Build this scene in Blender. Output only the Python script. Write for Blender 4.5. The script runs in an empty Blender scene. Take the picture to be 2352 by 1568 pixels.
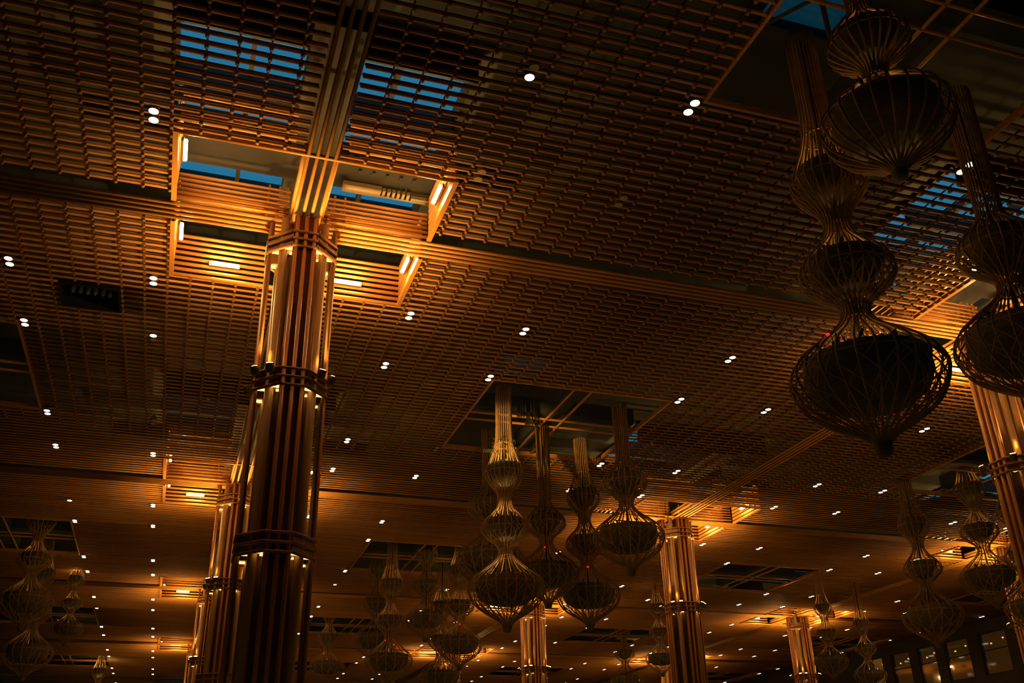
import bpy, math, random
from mathutils import Matrix, Vector
random.seed(7)
SC = bpy.context.scene
COL = SC.collection
PI = math.pi
H = 11.237            # ceiling above the lens
CZ = 1.6              # lens height
ZC = H + CZ           # underside of the slats
CX, CY = -1.447, -17.475   # lens position; the nearest column stands at the origin
BAY = 18.0
UPW = 900.0            # watts of each uplight beam

# ------------------------------------------------------------------ materials
def mat(name, col, rough=0.5, metal=0.0, col2=None, scale=4.0, stretch=(1, 1, 1), emit=None, strength=0.0, spec=0.4, bump=0.0):
    m = bpy.data.materials.new(name); m.use_nodes = True
    nt = m.node_tree; b = nt.nodes['Principled BSDF']
    b.inputs['Base Color'].default_value = (*col, 1)
    b.inputs['Roughness'].default_value = rough
    b.inputs['Metallic'].default_value = metal
    b.inputs['Specular IOR Level'].default_value = spec
    if col2:
        tc = nt.nodes.new('ShaderNodeTexCoord'); mp = nt.nodes.new('ShaderNodeMapping')
        mp.inputs['Scale'].default_value = stretch
        nz = nt.nodes.new('ShaderNodeTexNoise'); nz.inputs['Scale'].default_value = scale
        nz.inputs['Detail'].default_value = 4
        rp = nt.nodes.new('ShaderNodeValToRGB')
        rp.color_ramp.elements[0].position = 0.35; rp.color_ramp.elements[1].position = 0.65
        rp.color_ramp.elements[0].color = (*col, 1); rp.color_ramp.elements[1].color = (*col2, 1)
        nt.links.new(tc.outputs['Object'], mp.inputs['Vector'])
        nt.links.new(mp.outputs['Vector'], nz.inputs['Vector'])
        nt.links.new(nz.outputs['Fac'], rp.inputs['Fac'])
        nt.links.new(rp.outputs['Color'], b.inputs['Base Color'])
        if bump:
            bp = nt.nodes.new('ShaderNodeBump'); bp.inputs['Strength'].default_value = bump
            nt.links.new(nz.outputs['Fac'], bp.inputs['Height']); nt.links.new(bp.outputs['Normal'], b.inputs['Normal'])
    if emit:
        b.inputs['Emission Color'].default_value = (*emit, 1)
        b.inputs['Emission Strength'].default_value = strength
    return m

def emission(name, col, s):
    m = bpy.data.materials.new(name); m.use_nodes = True
    nt = m.node_tree; nt.nodes.clear()
    e = nt.nodes.new('ShaderNodeEmission'); e.inputs['Color'].default_value = (*col, 1); e.inputs['Strength'].default_value = s
    o = nt.nodes.new('ShaderNodeOutputMaterial'); nt.links.new(e.outputs[0], o.inputs[0])
    return m

def glass(name, col, gloss=0.06):
    m = bpy.data.materials.new(name); m.use_nodes = True
    nt = m.node_tree; nt.nodes.clear()
    t = nt.nodes.new('ShaderNodeBsdfTransparent'); t.inputs['Color'].default_value = (*col, 1)
    g = nt.nodes.new('ShaderNodeBsdfGlossy'); g.inputs['Roughness'].default_value = 0.05
    x = nt.nodes.new('ShaderNodeMixShader'); x.inputs[0].default_value = gloss
    o = nt.nodes.new('ShaderNodeOutputMaterial')
    nt.links.new(t.outputs[0], x.inputs[1]); nt.links.new(g.outputs[0], x.inputs[2]); nt.links.new(x.outputs[0], o.inputs[0])
    return m

M = {
 'slat': mat('bamboo_slat', (0.58, 0.25, 0.055), 0.5, col2=(0.74, 0.34, 0.08), scale=1.2, stretch=(0.25, 4, 4)),
 'rod': mat('bamboo_rod', (0.42, 0.18, 0.04), 0.55, col2=(0.52, 0.23, 0.055), scale=2.0),
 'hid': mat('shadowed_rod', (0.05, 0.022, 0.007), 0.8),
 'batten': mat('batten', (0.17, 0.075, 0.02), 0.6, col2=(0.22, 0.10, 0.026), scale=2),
 'beam': mat('bamboo_beam', (0.68, 0.29, 0.055), 0.32, col2=(0.80, 0.36, 0.08), scale=1.5, stretch=(0.4, 0.4, 3)),
 'pole': mat('bamboo_pole', (0.55, 0.20, 0.035), 0.34, col2=(0.66, 0.26, 0.05), scale=2.5, stretch=(3, 3, 0.35)),
 'core': mat('dark_core', (0.13, 0.06, 0.022), 0.6, col2=(0.17, 0.08, 0.03), scale=2),
 'post': mat('gilt_post', (0.52, 0.28, 0.07), 0.38, col2=(0.6, 0.33, 0.09), scale=2, stretch=(2, 2, .3)),
 'hoop': mat('hoop', (0.36, 0.16, 0.045), 0.45),
 'deck': mat('roof_deck', (0.05, 0.062, 0.055), 0.8, col2=(0.07, 0.08, 0.07), scale=1.0),
 'steel': mat('girder_paint', (0.014, 0.012, 0.007), 0.75, col2=(0.022, 0.018, 0.01), scale=2),
 'duct': mat('cream_duct', (0.30, 0.22, 0.10), 0.5),
 'dark': mat('dark_metal', (0.035, 0.036, 0.03), 0.5, metal=0.3),
 'fixture': mat('fixture_bronze', (0.22, 0.15, 0.08), 0.45, metal=0.2),
 'unlit': mat('unlit_lens', (0.75, 0.55, 0.35), 0.2, spec=0.8),
 'rattan': mat('rattan', (0.50, 0.30, 0.10), 0.5, col2=(0.38, 0.22, 0.07), scale=5),
 'basket': mat('basket', (0.14, 0.115, 0.06), 0.85, col2=(0.21, 0.175, 0.095), scale=9, stretch=(1, 1, 4), bump=0.4),
 'leaf': mat('leaf', (0.045, 0.075, 0.02), 0.55, col2=(0.11, 0.14, 0.04), scale=3),
 'floor': mat('polished_floor', (0.38, 0.42, 0.34), 0.3, col2=(0.43, 0.47, 0.40), scale=0.4),
 'wall': mat('dark_wall', (0.06, 0.045, 0.03), 0.7, col2=(0.08, 0.06, 0.04), scale=0.5),
 'pale': mat('pale_nozzle', (0.42, 0.38, 0.22), 0.5),
 'glass': glass('skylight_glass', (0.9, 0.95, 1.0)),
 'tint': glass('tinted_glass', (0.20, 0.34, 0.34)),
 'wglass': glass('wall_glass', (0.8, 0.75, 0.65), 0.2),
 'lamp': emission('downlight_lamp', (1.0, 0.86, 0.66), 6.0),
 'tube': emission('tube_lamp', (1.0, 0.59, 0.20), 190.0),
 'up': emission('uplight_lamp', (1.0, 0.50, 0.13), 60.0),
 'slot': emission('slot_lamp', (1.0, 0.56, 0.17), 2.6),
 'plamp': emission('planter_lamp', (1.0, 0.62, 0.22), 230.0),
 'plamp2': emission('planter_lamp_dim', (1.0, 0.58, 0.20), 45.0),
 'red': emission('red_indicator', (1.0, 0.01, 0.02), 2.2),
 'amber': emission('lit_room', (1.0, 0.50, 0.10), 0.045),
 'amber2': emission('lit_room_bright', (1.0, 0.50, 0.09), 0.22),
}

# ------------------------------------------------------------------ mesh builder
class MB:
    def __init__(s): s.v = []; s.f = []; s.sm = []
    def box(s, x0, x1, y0, y1, z0, z1):
        n = len(s.v)
        s.v += [(x0,y0,z0),(x1,y0,z0),(x1,y1,z0),(x0,y1,z0),(x0,y0,z1),(x1,y0,z1),(x1,y1,z1),(x0,y1,z1)]
        s.f += [(n,n+3,n+2,n+1),(n+4,n+5,n+6,n+7),(n,n+1,n+5,n+4),(n+1,n+2,n+6,n+5),(n+2,n+3,n+7,n+6),(n+3,n,n+4,n+7)]
        s.sm += [False]*6
    def tube(s, pts, r, k=8, cap=True):
        P = [Vector(p) for p in pts]; n0 = len(s.v); up = None
        for i, p in enumerate(P):
            t = (P[min(i+1, len(P)-1)] - P[max(i-1, 0)]).normalized()
            if up is None:
                up = Vector((0,0,1)) if abs(t.z) < 0.9 else Vector((1,0,0))
            a = t.cross(up).normalized(); b = a.cross(t).normalized(); up = b
            rr = r[i] if isinstance(r, (list, tuple)) else r
            for j in range(k):
                q = p + a*(rr*math.cos(2*PI*j/k)) + b*(rr*math.sin(2*PI*j/k)); s.v.append(tuple(q))
        for i in range(len(P)-1):
            for j in range(k):
                a0 = n0+i*k+j; a1 = n0+i*k+(j+1)%k
                s.f.append((a0, a1, a1+k, a0+k)); s.sm.append(True)
        if cap:
            s.f.append(tuple(n0+j for j in range(k))[::-1]); s.sm.append(False)
            e = n0+(len(P)-1)*k; s.f.append(tuple(e+j for j in range(k))); s.sm.append(False)
    def lathe(s, prof, k=24, c=(0,0), cap=True):
        n0 = len(s.v)
        for r, z in prof:
            for j in range(k): s.v.append((c[0]+r*math.cos(2*PI*j/k), c[1]+r*math.sin(2*PI*j/k), z))
        for i in range(len(prof)-1):
            for j in range(k):
                a0 = n0+i*k+j; a1 = n0+i*k+(j+1)%k
                s.f.append((a0, a1, a1+k, a0+k)); s.sm.append(True)
        if cap:
            s.f.append(tuple(n0+j for j in range(k))[::-1]); s.sm.append(False)
            e = n0+(len(prof)-1)*k; s.f.append(tuple(e+j for j in range(k))); s.sm.append(False)
    def poly(s, pts):
        n = len(s.v); s.v += [tuple(p) for p in pts]; s.f.append(tuple(range(n, n+len(pts)))); s.sm.append(False)
    def build(s, name, m, parent=None, loc=None):
        me = bpy.data.meshes.new(name); me.from_pydata(s.v, [], s.f)
        me.polygons.foreach_set('use_smooth', s.sm); me.materials.append(m); me.update()
        o = bpy.data.objects.new(name, me); COL.objects.link(o)
        if parent: o.parent = parent
        if loc: o.location = loc
        return o

def empty(name, loc=(0,0,0), rz=0):
    o = bpy.data.objects.new(name, None); COL.objects.link(o); o.location = loc; o.rotation_euler = (0,0,rz); o.empty_display_size = 0.2
    return o
def tag(o, label=None, cat=None, group=None, kind=None):
    if label: o['label'] = label
    if cat: o['category'] = cat
    if group: o['group'] = group
    if kind: o['kind'] = kind
    return o
def kids(o): return list(o.children)
def copy_tree(o, parent=None, loc=None, skip=()):
    c = o.copy(); COL.objects.link(c); c.parent = parent
    if loc is not None: c.location = loc
    for ch in kids(o):
        copy_tree(ch, c)
    return c

# ------------------------------------------------------------------ extents
XI = range(-1, 4)             # bay lines along X (x = 18 i)
YJ = range(-1, 6)
XMIN, XMAX, YMIN, YMAX = -15.0, 49.2, -14.5, 93.0
RW = 2.6                      # half width of the recess around a column
OP0, OP1 = 6.2, 11.8          # square well in the middle of each bay

def cuts_at_y(y):
    """x intervals with no slat on the line at y"""
    out = []
    jy = y - BAY*round(y/BAY)
    if -0.62 < jy < 0.34: return None
    for i in XI:
        out.append((BAY*i-0.33, BAY*i+0.33))
        if abs(jy) < RW+0.06: out.append((BAY*i-RW-0.05, BAY*i+RW+0.05))
        m = y % BAY
        if OP0-0.05 < m < OP1+0.05: out.append((BAY*i+OP0-0.05, BAY*i+OP1+0.05))
    if 3.72 < y < 4.88: out.append((-5.08, -3.74))
    return out
def cuts_at_x(x):
    out = []
    jx = x - BAY*round(x/BAY)
    if abs(jx) < 0.36: return None
    for j in YJ:
        out.append((BAY*j-0.60, BAY*j+0.33))
        if abs(jx) < RW+0.06: out.append((BAY*j-RW-0.05, BAY*j+RW+0.05))
        m = x % BAY
        if OP0-0.05 < m < OP1+0.05: out.append((BAY*j+OP0-0.05, BAY*j+OP1+0.05))
    if -5.08 < x < -3.74: out.append((3.72, 4.88))
    return out
def segs(a, b, cuts):
    S = [(a, b)]
    for c0, c1 in cuts:
        N = []
        for s0, s1 in S:
            if c1 <= s0 or c0 >= s1: N.append((s0, s1)); continue
            if c0 > s0: N.append((s0, c0))
            if c1 < s1: N.append((c1, s1))
        S = N
    return [q for q in S if q[1]-q[0] > 0.05]

# ------------------------------------------------------------------ ceiling
deck = MB()
ZR = ZC + 2.9
# roof deck cells: skylights over each column and a smaller one in each bay
sky_col, sky_bay = [], []
xs = {-40.0, XMAX+0.6}; ys = {-40.0, 110.0}
for i in XI:
    xs |= {BAY*i-2.95, BAY*i+2.95, BAY*i+7.8, BAY*i+9.75}
for j in YJ:
    ys |= {BAY*j-3.05, BAY*j+2.95, BAY*j+10.0, BAY*j+12.3}
xs = sorted(x for x in xs if -40 <= x <= XMAX+0.6); ys = sorted(y for y in ys if -40 <= y <= 110)
for a in range(len(xs)-1):
    for b in range(len(ys)-1):
        mx, my = (xs[a]+xs[a+1])/2, (ys[b]+ys[b+1])/2
        jx, jy = mx-BAY*round(mx/BAY), my-BAY*round(my/BAY)
        inner = -20 < mx < 46 and -20 < my < 100
        if inner and abs(jx) < 2.9 and -3.05 < jy < 2.95: sky_col.append((xs[a], xs[a+1], ys[b], ys[b+1])); continue
        if inner and 7.8 < mx % BAY < 9.75 and 10.0 < my % BAY < 12.3: sky_bay.append((xs[a], xs[a+1], ys[b], ys[b+1])); continue
        deck.box(xs[a], xs[a+1], ys[b], ys[b+1], ZR, ZR+0.25)
ceiling = tag(deck.build('ceiling', M['deck']), kind='structure')

slats = MB(); y = -14.25
while y < YMAX:
    c = cuts_at_y(y)
    if c is not None:
        for a, b in segs(XMIN, XMAX, c):
            dz = random.uniform(-0.006, 0.006)
            slats.tube([(a, y, ZC+0.030+dz), (b, y, ZC+0.030-dz)], 0.029, 8)
    y += 0.25
slats.build('slats', M['slat'], ceiling)

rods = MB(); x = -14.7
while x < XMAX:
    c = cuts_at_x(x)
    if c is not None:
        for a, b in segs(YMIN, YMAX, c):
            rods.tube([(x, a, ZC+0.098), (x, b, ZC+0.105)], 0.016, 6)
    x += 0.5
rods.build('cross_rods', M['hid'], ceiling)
# small round clips below the slats at each crossing, where they are near enough to see
clips = MB(); y = -10.0
while y < 13:
    cy_ = cuts_at_y(y)
    if cy_ is not None:
        x = -8.7
        while x < 25:
            cx_ = cuts_at_x(x)
            if cx_ is not None and not any(a-0.02 < x < b+0.02 for a, b in cy_):
                clips.tube([(x, y-0.03, ZC-0.002), (x, y+0.05, ZC-0.002)], 0.036, 6)
            x += 0.5
    y += 0.25
clips.build('slat_clips', M['rod'], ceiling)
# second layer of battens above the slats, clear of the skylights
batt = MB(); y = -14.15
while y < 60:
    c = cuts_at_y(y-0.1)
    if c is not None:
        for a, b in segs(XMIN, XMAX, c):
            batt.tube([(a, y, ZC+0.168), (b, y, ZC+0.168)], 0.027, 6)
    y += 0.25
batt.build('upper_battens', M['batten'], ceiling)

# frames round the recesses and wells
frames = MB(); lining = MB(); blades = MB()
for i in XI:
    for j in YJ:
        ox, oy = BAY*i, BAY*j
        near = (i, j) in ((0,0), (1,0), (0,1), (1,1))
        if ox < XMAX-3 and ox > -5:
            for sy in (-1, 1):
                for k in range(8):                       # stacked canes on the walls that face along Y
                    z = ZC + 0.02 + 0.147*k
                    yy = oy + sy*(RW+0.02)
                    for a, b in ((ox-RW, ox-0.5), (ox+0.5, ox+RW)) if k else ((ox-RW-.05, ox+RW+.05),):
                        lining.tube([(a, yy, z), (b, yy, z)], 0.043, 8 if near else 5)
            for sx in (-1, 1):
                xx = ox + sx*(RW+0.02)
                for k in range(8):
                    z = ZC + 0.02 + 0.147*k
                    for a, b in ((oy-RW, oy-0.42), (oy+0.34, oy+RW)):
                        lining.box(xx-0.02, xx+0.02, a, b, z-0.052, z+0.052)
                frames.box(xx-0.05, xx+0.05, oy-RW-.05, oy-0.42, ZC-0.03, ZC+0.03)
                frames.box(xx-0.05, xx+0.05, oy+0.34, oy+RW+.05, ZC-0.03, ZC+0.03)
        # well in the bay
        wx0, wx1, wy0, wy1 = ox+OP0, ox+OP1, oy+OP0, oy+OP1
        if wx1 < XMAX:
            for a, b, c, d in ((wx0-.06, wx1+.06, wy0-.06, wy0), (wx0-.06, wx1+.06, wy1, wy1+.06), (wx0-.06, wx0, wy0, wy1), (wx1, wx1+.06, wy0, wy1)):
                frames.box(a, b, c, d, ZC-0.01, ZC+0.12)
            mx, my = ox+9.0, oy+9.0
            for d in (-0.28, 0.28):
                frames.tube([(mx+d, wy0, ZC+0.06), (mx+d, wy1, ZC+0.06)], 0.04, 6)
                frames.tube([(wx0, my+d, ZC+0.06), (wx1, my+d, ZC+0.06)], 0.04, 6)
lining.build('recess_lining', M['beam'], ceiling)
frames.build('recess_frames', M['beam'], ceiling)
# joists in the well and roof void
jo = MB()
for i in XI:
    for j in YJ:
        ox, oy = BAY*i, BAY*j
        if ox < -20 or ox > 45: continue
        jo.box(ox+8.72, ox+9.28, oy+OP0, oy+OP1, ZC+0.25, ZC+0.75)
        jo.box(ox+OP0, ox+8.72, oy+8.72, oy+9.28, ZC+0.25, ZC+0.75)
        jo.box(ox+9.28, ox+OP1, oy+8.72, oy+9.28, ZC+0.25, ZC+0.75)
        jo.tube([(ox+7.7, oy+10.2, ZR-0.05), (ox+9.6, oy+12.2, ZR-0.9)], 0.05, 6)
        jo.tube([(ox+8.6, oy+9.9, ZR-0.9), (ox+8.0, oy+12.4, ZR-0.1)], 0.04, 6)
jo.build('roof_joists', M['deck'], ceiling)

# skylights
sk = 0
for cells, gl, nb in ((sky_col, M['glass'], 4), (sky_bay, M['tint'], 1)):
    for (x0, x1, y0, y1) in cells:
        sk += 1
        fr = MB()
        for k in range(nb+1):
            xx = x0 + (x1-x0)*k/nb; fr.box(xx-0.05, xx+0.05, y0, y1, ZR-0.12, ZR+0.1)
        for yy in (y0, (y0+y1)/2, y1): fr.box(x0, x1, yy-0.05, yy+0.05, ZR-0.08, ZR+0.08)
        if nb == 4:
            fr.box(x0, x1, y0-0.06, y0, ZR-0.72, ZR-0.02)
            for q in (0.30, 0.60, 0.97): fr.box(x0, x1, y0+(y1-y0)*q-0.04, y0+(y1-y0)*q+0.04, ZR-0.66, ZR-0.02)
        w = tag(fr.build('window_%d' % (sk+10), M['dark']), kind='structure')
        p = MB(); p.box(x0, x1, y0, y1, ZR+0.11, ZR+0.125); p.build('pane', gl, w)

# ------------------------------------------------------------------ beams on the column lines
tn = 0
def line_beam(axis, c, a, b, holes):
    """four round canes side by side; within each recess the sides rise as stacked canes"""
    global tn
    tn += 1
    m = MB()
    def seg(p, q, off, z, r, k=8):
        if axis == 'x': m.tube([(p, c+off, z), (q, c+off, z)], r, k)
        else: m.tube([(c+off, p, z), (c+off, q, z)], r, k)
    for off in (-0.255, -0.085, 0.085, 0.255):
        seg(a, b, off, ZC+0.02, 0.04)
    for h in holes:
        for s in (-1, 1):
            for k in range(1, 7 if axis == 'x' else 3):
                for p, q in ((h-RW, h-0.36), (h+0.36, h+RW)):
                    seg(p, q, s*0.30, ZC+0.03+0.115*k, 0.036 if axis == 'x' else 0.05, 8)
            for t in (0.42, 0.58, 0.8):                 # little posts that hold the stack near the column
                for sg in (-1, 1):
                    if axis == 'x': m.box(h+sg*t-0.02, h+sg*t+0.02, c+s*0.25-0.02, c+s*0.25+0.02, ZC+0.05, ZC+0.85)
    o = m.build('trim_%d' % tn, M['beam'])
    tag(o, kind='structure')
for j in range(0, 6):
    line_beam('x', BAY*j, XMIN, XMAX, [BAY*i for i in (0, 1, 2)])
for i in (0, 1, 2):
    line_beam('y', BAY*i, YMIN, YMAX, [BAY*j for j in range(0, 6)])

# steel girders over the recesses
for i in (0, 1, 2):
    for j in range(0, 5):
        g = MB(); ox, oy = BAY*i, BAY*j
        z0 = ZC+1.42
        g.box(ox-4.6, ox+4.6, oy-0.78, oy+0.20, z0, z0+0.5)
        g.box(ox-0.5, ox+0.5, oy-4.6, oy-0.78, z0, z0+0.5)
        g.box(ox-0.5, ox+0.5, oy+0.20, oy+4.6, z0, z0+0.5)
        for k in range(5):
            g.box(ox+1.0+0.3*k, ox+1.06+0.3*k, oy-0.60, oy-0.45, z0-0.05, z0)
        o = g.build('steel_girder', M['steel'])
        o['label'] = ''
        o['_ij'] = (i, j)
        o['category'] = 'girder'; o['group'] = 'steel girders above the column recesses'
        if j == 0:
            d = MB(); d.box(ox+0.75, ox+1.6, oy-0.12, oy+0.16, z0-0.12, z0-0.01); d.box(ox+2.3, ox+3.6, oy+0.02, oy+0.18, z0-0.10, z0-0.01); d.box(ox+1.6, ox+2.3, oy+0.12, oy+0.17, z0-0.1, z0-0.01)
            for k in range(6): d.box(ox+1.64+0.11*k, ox+1.70+0.11*k, oy-0.08, oy+0.12, z0-0.1, z0-0.01)
            d.build('duct_plate', M['duct'], o)['label'] = 'cream slotted duct plate under the girder'

# ------------------------------------------------------------------ columns
RA = 0.66
def make_column():
    root = empty('bamboo_clad_column')
    z1 = ZC - 0.04
    c = MB()
    pts = [(0.34, 0.13), (0.13, 0.34), (-0.13, 0.34), (-0.34, 0.13), (-0.34, -0.13), (-0.13, -0.34), (0.13, -0.34), (0.34, -0.13)]
    n = len(c.v)
    for z in (0.0, ZC-0.1):
        for p in pts: c.v.append((p[0], p[1], z))
    for k in range(8):
        c.f.append((n+k, n+(k+1) % 8, n+8+(k+1) % 8, n+8+k)); c.sm.append(False)
    c.f.append(tuple(range(n+8, n+16))); c.sm.append(False)
    c.build('core', M['core'], root)
    for ang in range(4):
        ca, sa = round(math.cos(ang*PI/2)), round(math.sin(ang*PI/2))
        for t in (-0.18, 0.0, 0.18):
            m = MB(); px, py = RA, t
            m.tube([(px*ca-py*sa, px*sa+py*ca, 0.0), (px*ca-py*sa, px*sa+py*ca, z1)], 0.041, 10)
            m.build('cane', M['pole'], root)
        m = MB(); 
        if sa: m.box(-sa*0.64 if sa > 0 else 0.60, -sa*0.60 if sa > 0 else 0.64, -0.235, 0.235, 0.0, z1)
        else: m.box(-0.235, 0.235, 0.60 if ca > 0 else -0.64, 0.64 if ca > 0 else -0.60, 0.0, z1)
        m.build('face_board', M['core'], root)
        m = MB(); px, py = 0.40, 0.40
        m.tube([(px*ca-py*sa, px*sa+py*ca, 0.0), (px*ca-py*sa, px*sa+py*ca, z1)], 0.085, 14)
        m.build('inner_post', M['post'], root)
    for hz in (-0.8, -3.85, -7.0, -10.1):
        m = MB(); z = ZC+hz
        P = [(0.26, 0.70), (0.70, 0.26)]
        loop = []
        for ang in range(4):
            ca, sa = round(math.cos(-ang*PI/2)), round(math.sin(-ang*PI/2))
            for (a, b) in P: loop.append((a*ca-b*sa, a*sa+b*ca))
        for dz in (0.0, 0.17, 0.34):
            for k in range(8):
                a, b = loop[k], loop[(k+1) % 8]
                m.tube([(a[0]*0.985, a[1]*0.985, z+dz), (b[0]*0.985, b[1]*0.985, z+dz)], 0.032, 6)
        # underside plate on the corners
        for ang in range(4):
            ca, sa = round(math.cos(ang*PI/2)), round(math.sin(ang*PI/2))
            for q in ([(0.24, 0.66), (0.66, 0.24), (0.34, 0.14), (0.14, 0.34)],):
                lo = [(a*ca-b*sa, a*sa+b*ca, z+0.02) for a, b in q]; hi = [(a, b, c_+0.30) for a, b, c_ in lo]
                m.poly(lo); m.poly(hi)
                for k in range(4): m.poly([lo[k], lo[(k+1) % 4], hi[(k+1) % 4], hi[k]])
        hp = m.build('hoop', M['hoop'], root)
        if hz > -9:
            for ang in range(4):
                ca, sa = round(math.cos(ang*PI/2)), round(math.sin(ang*PI/2))
                for (a, b, w) in ((0.30, 0.54, 0.07), (0.54, 0.30, 0.07), (0.22, 0.34, 0.05)):
                    s = MB(); X, Y = a*ca-b*sa, a*sa+b*ca
                    s.box(X-w, X+w, Y-w*0.8, Y+w*0.8, z-0.005, z+0.012)
                    s.build('slot_light', M['slot'], hp)
    # uplights on the second hoop
    for ang in range(4):
        for (a, b) in ((0.62, 0.46), (0.40, 0.66)):
            ca, sa = round(math.cos(ang*PI/2)), round(math.sin(ang*PI/2))
            X, Y = a*ca-b*sa, a*sa+b*ca
            d = Vector((X, Y, 0)).normalized()
            ax = (Vector((0, 0, 1)) + d*0.30).normalized()
            c0 = Vector((X, Y, ZC-3.50)) + d*0.12
            m = MB(); m.tube([c0-ax*0.17, c0-ax*0.15, c0-ax*0.02, c0], [0.05, 0.075, 0.085, 0.092], 14)
            m.tube([c0-ax*0.1, (X*0.85, Y*0.85, ZC-3.6)], 0.018, 6)
            u = m.build('uplight', M['fixture'], root)
            l = MB(); l.tube([c0+ax*0.001, c0+ax*0.012], [0.068, 0.06], 12); l.build('lens', M['up'], u)
    return root

col_labels = {
 (0,0): 'tall cane-clad column in front, carrying the brightly lit ceiling recess',
 (0,1): 'cane-clad column directly behind the left edge of the tall front column',
 (0,2): 'second smaller cane-clad column in the line receding behind the front column',
 (0,3): 'smallest lit cane-clad column at the far end of the left-hand line',
 (1,0): 'cane-clad column at the right edge, mostly hidden by the big dark lanterns',
 (1,1): 'cane-clad column in the right half with two bright white uplights showing',
 (1,2): 'cane-clad column seen behind the tip of the lit central lantern',
 (1,3): 'low distant cane-clad column left of the lit lantern, its top at the bottom edge',
 (2,1): 'cane-clad column whose lit strip shows low on the right edge',
 (2,2): 'distant cane-clad column at lower right with glowing orange shaft',
 (2,3): 'distant cane-clad column behind the two-uplight column at the bottom edge',
}
first = None
for (i, j), lab in col_labels.items():
    if first is None: o = make_column(); first = o
    else: o = copy_tree(first, None, (BAY*i, BAY*j, 0))
    tag(o, lab, 'column', 'bamboo clad columns carrying the ceiling')

# the beams of the uplights: one spot lamp above each corner pair
for (i, j) in col_labels:
    for ang in range(4):
        a = PI/4 + ang*PI/2
        l = bpy.data.lights.new('uplight_beam', 'SPOT'); l.energy = UPW; l.color = (1.0, 0.54, 0.14)
        l.spot_size = math.radians(98); l.spot_blend = 1.0; l.shadow_soft_size = 0.06
        o = bpy.data.objects.new('uplight_beam', l); COL.objects.link(o)
        d = Vector((math.cos(a), math.sin(a), 0))
        o.location = Vector((BAY*i, BAY*j, ZC-3.45)) + d*0.80
        ax = (Vector((0, 0, 1)) + d*0.12).normalized()
        o.rotation_euler = ax.to_track_quat('-Z', 'Y').to_euler()

# added spots without fixtures at the top hoop, brightening the ceiling round the column
for (i, j) in col_labels:
    for ang in range(4):
        a = PI/4 + ang*PI/2
        l = bpy.data.lights.new('added_hoop_wash', 'SPOT'); l.energy = 125; l.color = (1.0, 0.55, 0.14)
        l.spot_size = math.radians(150); l.spot_blend = 1.0; l.shadow_soft_size = 0.06
        o = bpy.data.objects.new('added_hoop_wash', l); COL.objects.link(o)
        d = Vector((math.cos(a), math.sin(a), 0))
        o.location = Vector((BAY*i, BAY*j, ZC-0.9)) + d*0.86
        o.rotation_euler = (d + Vector((0, 0, 0.9))).normalized().to_track_quat('-Z', 'Y').to_euler()

# added unseen spot beside the front column, brightens the neck of the golden lantern
l = bpy.data.lights.new('added_accent', 'SPOT'); l.energy = 4600; l.color = (1.0, 0.55, 0.17); l.spot_size = math.radians(13); l.spot_blend = 0.8; l.shadow_soft_size = 0.05
o = bpy.data.objects.new('added_accent', l); COL.objects.link(o); o.location = (0.95, 0.55, ZC-3.4)
o.rotation_euler = (Vector((6.8, 7.2, ZC-1.2)) - Vector(o.location)).to_track_quat('-Z', 'Y').to_euler()

l = bpy.data.lights.new('added_accent', 'SPOT'); l.energy = 2600; l.color = (1.0, 0.52, 0.16); l.spot_size = math.radians(11); l.spot_blend = 0.8; l.shadow_soft_size = 0.05  # another added spot, no fixture, to light the ribs of the top right lantern
o = bpy.data.objects.new('added_accent', l); COL.objects.link(o); o.location = (17.1, -0.6, ZC-3.4)
o.rotation_euler = (Vector((7.2, -9.0, ZC-2.3)) - Vector(o.location)).to_track_quat('-Z', 'Y').to_euler()

# linear lights in the recesses
def make_tube_light():
    root = empty('linear_light')
    m = MB(); m.box(-0.34, 0.34, -0.0, 0.05, -0.05, 0.05); m.build('housing', M['fixture'], root)
    m = MB(); m.tube([(-0.31, -0.035, 0), (0.31, -0.035, 0)], 0.034, 10); m.build('lamp_tube', M['tube'], root)
    return root
where = {(0,0): 'tall front column', (0,1): 'column just behind the front one', (0,2): 'second column of the left line', (0,3): 'third column of the left line',
         (1,0): 'right-edge column', (1,1): 'two-uplight column', (1,2): 'column behind the lit lantern', (2,2): 'glowing lower right column',
         (2,1): 'column low on the right edge', (1,3): 'low column left of the lit lantern', (2,3): 'column behind the two-uplight column'}
tl = None
for (i, j) in col_labels:
    ox, oy = BAY*i, BAY*j
    for (dx, dy, rz, w) in ((-1.5, RW-0.10, 0, 'far wall, left half'), (1.34, RW-0.10, 0, 'far wall, right half'),
                         (-RW+0.09, -1.62, PI/2, 'left wall, near half'), (-RW+0.09, 1.32, PI/2, 'left wall, far half'),
                         (RW-0.09, -1.62, -PI/2, 'right wall, near half'), (RW-0.09, 1.32, -PI/2, 'right wall, far half')):
        if tl is None: o = make_tube_light(); tl = o
        else: o = copy_tree(tl)
        o.location = (ox+dx, oy+dy, ZC+0.36); o.rotation_euler = (0, 0, rz)
        tag(o, 'glowing tube light on recess %s, %s' % (w, where[(i, j)]), 'light', 'tube lights in the column recesses')

for o in [o for o in bpy.data.objects if o.get('_ij') is not None]:
    i, j = o['_ij']; del o['_ij']
    w = where.get((i, j), 'bay column further back')
    o['label'] = 'grey-brown steel girder cross above the recess of the ' + w
    if (i, j) not in where: bpy.data.objects.remove(o)

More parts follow.
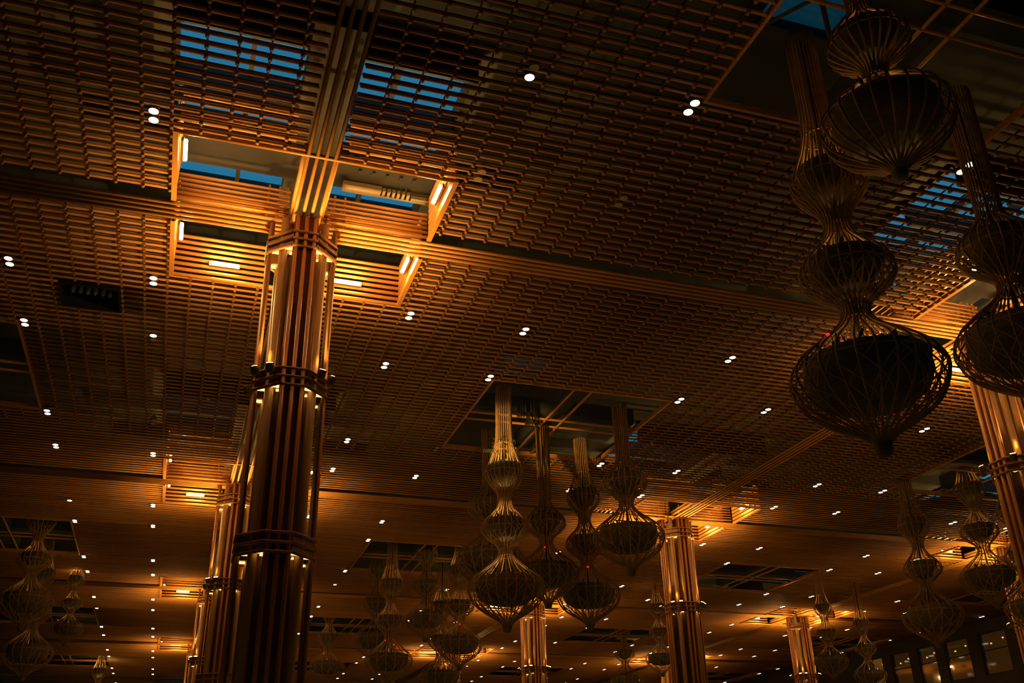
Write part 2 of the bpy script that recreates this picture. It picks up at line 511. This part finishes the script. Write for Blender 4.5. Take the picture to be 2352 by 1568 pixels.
# ------------------------------------------------------------------ twin downlights
f_px, W_, H_ = 2191.97, 2352.0, 1568.0
R0 = (0.94784981, -0.31805872, -0.02047884); R1 = (-0.12524118, -0.43077673, 0.89372594); R2 = (0.29307914, 0.84455317, 0.4481457)
def px(x, y, z):
    d = (x-CX, y-CY, z-CZ)
    a, b, c = (sum(p*q for p, q in zip(r, d)) for r in (R0, R1, R2))
    if c <= 0.1: return (-9999, -9999)
    return (W_/2+f_px*a/c, H_/2-f_px*b/c)
def make_down(l1, l2):
    root = empty('twin_downlight')
    m = MB()
    for s in (-1, 1): m.lathe([(0.088, 0.0), (0.092, 0.01), (0.092, 0.13), (0.06, 0.15)], 14, (0, 0.125*s))
    m.box(-0.03, 0.03, -0.2, 0.2, 0.12, 0.16); m.build('housing', M['fixture'], root)
    for s, on in ((-1, l1), (1, l2)):
        m = MB(); m.lathe([(0.080, -0.006), (0.084, 0.0)], 14, (0, 0.125*s)); m.build('lamp', M['lamp' if on else 'unlit'], root)
    return root
protos = {}
ordn = ['nearest','second nearest','third nearest','fourth nearest','fifth nearest','sixth nearest','seventh nearest','eighth nearest','ninth nearest','tenth nearest'] + \
       [w+' nearest' for w in ('eleventh','twelfth','thirteenth','fourteenth','fifteenth','sixteenth','seventeenth','eighteenth','nineteenth','twentieth','twenty-first','twenty-second','twenty-third','twenty-fourth','twenty-fifth','twenty-sixth','twenty-seventh','twenty-eighth','twenty-ninth','thirtieth')]
rown = ['first','second','third','fourth','fifth','sixth','seventh','eighth','ninth','tenth','eleventh','twelfth']
unlit = {(2,-1): (0,0), (1,-1): (0,0), (-1,4): (0,0), (2,4): (0,0), (1,-2): (0,1), (-1,2): (1,0)}
right = left = 0
for kx in (-2, -1, 1, 2, 4, 5, 7, 8, 10, 11, 13, 14, 16):
    n = 0
    side = 'left' if kx < 0 else 'right'
    if kx < 0: rn = rown[-kx-1]
    else: rn = rown[right]; right += 1
    for ky in range(-4, 30):
        if ky % 3 == 0: continue
        x, y = 3.0*kx, 3.0*ky
        if x > XMAX-0.5: continue
        u, v = px(x, y, ZC)
        if not (-25 < u < W_+25 and -25 < v < H_+10): continue
        st = unlit.get((kx, ky), (1, 1))
        if st == (1, 1) and ky > 6 and random.random() < 0.10: st = (0, 1)
        if st not in protos: o = make_down(*st); protos[st] = o
        else: o = copy_tree(protos[st])
        o.location = (x, y-0.0, ZC-0.035)
        how = 'unlit' if st == (0, 0) else 'lit' if st == (1, 1) else 'half-lit'
        tag(o, '%s twin downlight, %s in the %s row %s of the front column' % (how, ordn[n], rn, side), 'light', 'twin downlights set between the ceiling slats')
        n += 1

# smoke detector, ceiling vent
m = MB(); m.lathe([(0.03, -0.05), (0.055, -0.03), (0.065, 0.0), (0.065, 0.04)], 14)
o = m.build('smoke_detector', M['unlit'], None, (5.78, 1.98, ZC)); tag(o, 'small round pale smoke detector alone on the slats right of the bright recess', 'smoke detector')
v = empty('ceiling_vent', (-4.41, 4.30, ZC)); tag(v, 'black rectangular vent box with a row of pale nozzles, left of the front column', 'vent')
m = MB(); w_, d_ = 0.66, 0.57
for a, b, c, d in ((-w_, w_, -d_, -d_+.03), (-w_, w_, d_-.03, d_), (-w_, -w_+.03, -d_+.03, d_-.03), (w_-.03, w_, -d_+.03, d_-.03)): m.box(a, b, c, d, -0.02, 0.5)
m.box(-w_, w_, -d_, d_, 0.5, 0.53); m.build('box', M['dark'], v)
for k in range(6):
    m = MB(); x = -0.42+0.165*k; m.lathe([(0.03, -0.06), (0.052, 0.0), (0.05, 0.12), (0.02, 0.16)], 10, (x, 0.1)); m.build('nozzle', M['pale'], v, (0, 0, 0.2))

# ------------------------------------------------------------------ lanterns
PROF = [(-0.92, .10), (-0.84, .14), (-.72, .27), (-.55, .56), (-.30, .88), (0.0, 1.03), (.15, 1.04), (.35, .93), (.58, .66), (.78, .40), (.98, .23), (1.12, .20), (1.28, .27),
        (1.45, .48), (1.62, .645), (1.75, .67), (1.92, .62), (2.12, .44), (2.32, .26), (2.5, .20), (2.66, .20), (2.84, .27), (3.04, .43), (3.22, .545), (3.36, .565), (3.55, .50),
        (3.8, .39), (4.05, .31), (4.35, .25), (4.8, .225)]
def prof_at(z):
    P = PROF
    if z <= P[0][0]: return P[0][1]
    if z >= P[-1][0]: return P[-1][1]
    for k in range(len(P)-1):
        if P[k][0] <= z <= P[k+1][0]:
            z0, r0 = P[k]; z1, r1 = P[k+1]; t = (z-z0)/(z1-z0)
            rm = P[k-1][1] if k else r0; rp = P[k+2][1] if k+2 < len(P) else r1
            zm = P[k-1][0] if k else z0-0.2; zp = P[k+2][0] if k+2 < len(P) else z1+0.2
            m0 = (r1-rm)/(z1-zm)*(z1-z0); m1 = (rp-r0)/(zp-z0)*(z1-z0)
            h = t*t*(3-2*t)
            return (2*t**3-3*t**2+1)*r0+(t**3-2*t**2+t)*m0+h*r1+(t**3-t**2)*m1
def foliage(parent, zc, R, n, seed, name='foliage'):
    rnd = random.Random(seed); m = MB()
    for _ in range(n):
        a = rnd.uniform(0, 2*PI); r = R*math.sqrt(rnd.random()); b = Vector((r*math.cos(a), r*math.sin(a), zc))
        hh = rnd.uniform(0.08, 0.30)*(0.6+R*0.5); out = Vector((math.cos(a), math.sin(a), 0))*rnd.uniform(0.0, 0.16)
        tip = b + Vector((rnd.uniform(-.09, .09), rnd.uniform(-.09, .09), hh)) + out
        w = Vector((-math.sin(a+rnd.uniform(-1, 1)), math.cos(a), 0))*rnd.uniform(0.015, 0.04)
        mid = (b+tip)/2 + Vector((0, 0, hh*0.15))
        m.poly([b, mid+w, tip, mid-w])
    return m.build(name, M['leaf'], parent)
def make_lantern(loc, s, top, ribs, detail, lit, seed, reds=(), two=False):
    """loc = centre of the lowest, widest bulge; the neck runs up to the well frame"""
    root = empty('hanging_cane_lantern', loc)
    zt = top/s
    base = globals()['prof_at']
    prof_at = (lambda z: base(min(z, 2.5)) + 0.012*max(0, z-2.5)) if two else base
    zs = []; z = -0.92
    dz = 0.07 if detail > 1 else 0.12 if detail else 0.2
    while z < min(4.8, zt): zs.append(z); z += dz
    while z < zt: zs.append(z); z += 0.6
    zs.append(zt)
    rr = (0.024 if seed == 3 else 0.0165 if detail > 1 else 0.019)
    cage = MB()
    for k in range(ribs):
        a = 2*PI*k/ribs + 0.05*seed
        cage.tube([(s*prof_at(z)*math.cos(a), s*prof_at(z)*math.sin(a), s*z) for z in zs], rr*s, 5 if detail > 1 else 4, True)
    cage.build('cane_cage', M['rattan'], root)
    # lattice woven round the underside of each bulge
    nl = ribs
    for (z0, z1) in ((-0.9, 0.30), (1.12, 1.80), (2.5, 3.3)):
        if z1 > zt or (two and z0 == 2.5) or seed == 3: continue
        lat = MB()
        for k in range(nl):
            for sg in (-1, 1):
                a0 = 2*PI*k/nl; pts = []
                N = 12 if detail else 7
                rnd = random.Random(seed*100+k*3+sg)
                tw = sg*rnd.uniform(0.7, 1.25); zz1 = z1 - rnd.uniform(0, 0.3)*(z1-z0)
                for q in range(N+1):
                    z = z0+(zz1-z0)*q/N; r = prof_at(z)*1.01; a = a0+tw*q/N
                    pts.append((s*r*math.cos(a), s*r*math.sin(a), s*z))
                lat.tube(pts, 0.010*s, 3, False)
        lat.build('woven_lattice', M['rattan'], root)
    for z in (0.15, 0.98, 1.72, 2.58, 3.34, 4.2):
        if z > zt or (two and z > 2.6): continue
        m = MB(); r = prof_at(z)
        N = 32; m.tube([(s*r*0.985*math.cos(2*PI*k/N), s*r*0.985*math.sin(2*PI*k/N), s*z) for k in range(N+1)], 0.013*s, 5, False)
        m.build('ring', M['rattan'], root)
    for n_, (zc, R, hh) in enumerate(((0.26, 0.86, 0.56), (1.88, 0.52, 0.50), (3.48, 0.45, 0.52))):
        if zc+0.2 > zt or (two and n_ == 2): continue
        m = MB()
        if n_ == 0: pr = [(R*.25, -hh+.02), (R*.68, -hh+0.03), (R*.90, -hh*.68), (R*1.0, -hh*.3), (R*.99, 0.0), (R*.98, .07), (R*.93, .08), (R*.89, 0.02)]
        else: pr = [(R*.2, -hh), (R*.5, -hh*.82), (R*.8, -hh*.45), (R*.97, -hh*.1), (R, .04), (R*1.02, .10), (R*.95, .11), (R*.92, .05)]
        m.lathe([(s*a, s*(zc+b)) for a, b in pr], 28)
        p = m.build('planter_bowl', M['basket'], root)
        if detail or n_ == 0: foliage(p, s*(zc+0.05), s*R*0.85, (70, 34, 26)[n_] if detail > 1 else 40, seed*7+n_)
        if lit:
            l = MB(); lr = (0.055, 0.06, 0.085)[n_]; l.lathe([(lr, s*(zc+0.13)), (lr*.9, s*(zc+0.145))], 12, (-0.05, -0.05))
            l.build('planter_lamp', M['plamp' if lit == 2 else 'plamp2'], p)
    m = MB(); m.lathe([(s*0.05, s*-1.05), (s*0.11, s*-1.02), (s*0.15, s*-0.82), (s*0.10, s*-0.80)], 12); m.build('bottom_cap', M['basket'], root)
    m = MB(); m.tube([(0, 0, s*0.05), (0, 0, top)], 0.02, 6); m.build('hanging_cable', M['dark'], root)
    for (a, z) in reds:
        r = prof_at(z/s)*s+0.02
        m = MB(); m.lathe([(0.015, -0.02), (0.03, 0.0), (0.015, 0.02)], 8, (0, 0)); m.build('red_indicator_lamp', M['red'], root, (r*math.cos(a), r*math.sin(a), z))
    return root
LAN = [ # x, y, z of the widest bulge below the slats, scale, ribs, detail, lit, label, reds
 (7.1, -7.75, -6.0, 1.0, 26, 2, 1, 'large dark three-bulge cane lantern hanging lowest at the upper right', [(3.3, .62)]),
 (10.6, -7.4, -4.8, 1.02, 26, 2, 0, 'big dark cane lantern cut off by the right edge of the frame', []),
 (7.01, -9.24, -2.74, .86, 24, 2, 1, 'round-bellied cane lantern at the very top right with amber-lit ribs', []),
 (6.8, 7.2, -5.75, 1.0, 24, 2, 2, 'golden lit three-bulge cane lantern in the centre, on a long slender neck', []),
 (10.7, 10.7, -5.0, .97, 22, 1, 0, 'dark cane lantern hanging lowest behind and right of the golden one', [(4.4, .9)]),
 (10.7, 7.5, -4.0, 1.0, 22, 1, 0, 'dark cane lantern rightmost of the central cluster, beside the two-uplight column', []),
 (8.85, 9.45, -4.7, .92, 20, 1, 0, 'dark cane lantern directly right of the golden lantern, its belly behind it', [(4.2, .8)]),
 (7.4, 10.6, -4.1, 1.0, 20, 1, 0, 'dark cane lantern half hidden at the left behind the golden lantern', []),
 (7.4, 25.4, -5.0, 1.0, 16, 0, 1, 'distant dark cane lantern low in the lower centre-left, nearest in its cluster', [(3.9, .9), (4.9, .7)]),
 (10.6, 25.4, -4.2, 1.0, 16, 0, 1, 'distant cane lantern with red lamp just left below the golden lantern', [(4.5, .9)]),
 (7.4, 28.6, -3.6, 1.0, 14, 0, 0, 'distant dark cane lantern higher behind the lower centre-left cluster', []),
 (10.6, 28.6, -5.2, 1.0, 14, 0, 1, 'distant cane lantern at the bottom edge between two others of its cluster', [(4.0, .8)]),
 (9.1, 25.7, -3.1, .9, 14, 0, 0, 'distant dark cane lantern highest in the lower centre-left cluster', []),
 (7.2, 42.6, -2.9, 1.0, 14, 0, 1, 'small far cane lantern just right of the front column foot', [(4.0, .8)]),
 (23.98, 10.72, -5.1, 1.0, 16, 0, 0, 'dark cane lantern hanging alone in the lower right, left of a white tube light', []),
 (26.2, 9.9, -3.8, 1.0, 16, 0, 1, 'dark cane lantern in the lower right, just right of a white tube light', []),
 (25.4, 7.4, -5.4, 1.0, 16, 0, 0, 'dark cane lantern at the lower right edge in front of the edge column', []),
 (29.8, 24.8, -4.5, .8, 12, 0, 1, 'small far cane lantern glowing yellow right of the glowing lower right column', []),
 (22.7, 29.4, -3.9, .8, 12, 0, 1, 'small far pale cane lantern just left of the two-uplight column', []),
 (27.0, 43.0, -3.2, 1.0, 12, 0, 0, 'small far dark cane lantern left of the pale one at the bottom', []),
 (33.2, 26.3, -4.9, .8, 12, 0, 1, 'small far cane lantern at the bottom right below the lit shop windows', []),
 (-7.4, 25.4, -3.1, 1.0, 18, 0, 1, 'dim cane lantern at the lower left edge, the upper of two', []),
 (-7.4, 28.6, -4.6, 1.0, 18, 0, 1, 'dim cane lantern in the bottom left corner, the lower of two', []),
 (-6.45, 33.0, -2.8, .7, 12, 0, 1, 'small dim cane lantern at lower left, right of the two larger ones', [(3.6, .4)]),
 (-6.6, 62.0, -4.2, 1.0, 12, 0, 2, 'far orange-lit cane lantern at the bottom left beside the row of downlights', []),
]
for n, (x, y, z, s, ribs, det, lit, lab, reds) in enumerate(LAN):
    o = make_lantern((x, y, ZC+z), s, -z+0.3, ribs, det, lit, n+1, reds, n in (1, 2, 5, 6, 7))
    tag(o, lab, 'lantern', 'hanging cane lanterns')
# ferny sprig on the neck of the golden lantern
gl = [o for o in bpy.data.objects if o.get('label', '').startswith('golden lit')][0]
m = MB(); rnd = random.Random(5)
for _ in range(90):
    a = rnd.uniform(0, 2*PI); z = 4.15+rnd.uniform(-.25, .25); r = prof_at(z)+0.01
    b = Vector((r*math.cos(a), r*math.sin(a), z)); t = b+Vector((math.cos(a)*.09, math.sin(a)*.09, rnd.uniform(-.12, .05)))
    w = Vector((-math.sin(a), math.cos(a), 0))*0.035; m.poly([b, (b+t)/2+w, t, (b+t)/2-w])
for k in range(22):
    b = Vector((-0.33-0.014*k, -0.12, 3.97-0.002*k)); t = b+Vector((-0.05, 0, rnd.choice((-.07, .06)))); m.poly([b, b+Vector((-.04, 0, 0)), t])
m.build('climbing_sprig', M['leaf'], gl)

# ------------------------------------------------------------------ room shell
m = MB(); m.box(-40, XMAX+0.4, -40, 110, -0.3, 0.0); tag(m.build('floor', M['floor']), kind='structure')
def wallbox(name, *b):
    m = MB(); m.box(*b); return tag(m.build(name, M['wall']), kind='structure')
wallbox('wall_left', -40.4, -40, -40, 110, 0, ZR+0.2)
wallbox('wall_near', -40, XMAX+0.4, -40.4, -40, 0, ZR+0.2)
wallbox('wall_far', -40, XMAX+0.4, 110, 110.4, 0, ZR+0.2)
# right wall with a band of glazed openings below the ceiling
bays = [(46.4, 44.9), (43.9, 41.9), (41.0, 39.2), (38.3, 36.0), (35.0, 32.6), (31.8, 29.6)]
zt, zb = ZC-0.75, ZC-3.4
wm = MB(); wm.box(XMAX, XMAX+0.4, -40, 110, 0, zb); wm.box(XMAX, XMAX+0.4, -40, 110, zt, ZR+0.2)
edges = [110] + [e for b in bays for e in b] + [-40]
for k in range(0, len(edges), 2): wm.box(XMAX, XMAX+0.4, edges[k+1], edges[k], zb, zt)
wr = tag(wm.build('wall_right', M['wall']), kind='structure')
for k, (a, b) in enumerate(bays):
    fr = MB(); x0, x1 = XMAX+0.05, XMAX+0.15
    for (p, q, r, s) in ((b, a, zt-0.08, zt), (b, a, zb, zb+0.08), (b, b+0.08, zb+.08, zt-.08), (a-0.08, a, zb+.08, zt-.08), (b+0.08, a-0.08, ZC-1.9, ZC-1.84)):
        fr.box(x0, x1, p, q, r, s)
    w = tag(fr.build('window_%d' % (k+1), M['dark']), kind='structure')
    p = MB(); p.box(x0+0.04, x0+0.055, b+0.08, a-0.08, zb+.08, zt-.08); p.build('pane', M['wglass'], w)
    bk = MB(); bk.box(XMAX+0.41, XMAX+0.43, b, a, zb, zt); bk.build('lit_interior', M['amber2' if k == 0 else 'amber'], w)
    for q in range(2):
        l = MB(); yy = b+(a-b)*(0.25+0.45*q); l.lathe([(0.05, -0.04), (0.07, 0), (0.03, 0.05)], 8); l.build('interior_lamp', M['slot'], w, (XMAX+0.32, yy, ZC-1.25-0.2*q))

# ------------------------------------------------------------------ dusk sky, camera
w = bpy.data.worlds.new('dusk'); SC.world = w; w.use_nodes = True
w.node_tree.nodes['Background'].inputs[0].default_value = (0.03, 0.24, 0.40, 1)
w.node_tree.nodes['Background'].inputs[1].default_value = 0.8
cam = bpy.data.cameras.new('camera'); co = bpy.data.objects.new('camera', cam); COL.objects.link(co)
cam.sensor_width = 36.0; cam.lens = f_px/W_*36.0; cam.clip_end = 400
mt = Matrix(((R0[0], R1[0], -R2[0], CX), (R0[1], R1[1], -R2[1], CY), (R0[2], R1[2], -R2[2], CZ), (0, 0, 0, 1)))
co.matrix_world = mt
SC.camera = co
SC.view_settings.view_transform = 'Standard'; SC.view_settings.look = 'None'
SC.view_settings.exposure = 0.0; SC.view_settings.gamma = 1.0; SC.view_settings.use_curve_mapping = False
SC.cycles.use_denoising = True
SC.cycles.sample_clamp_indirect = 3.0
SC.cycles.max_bounces = 6
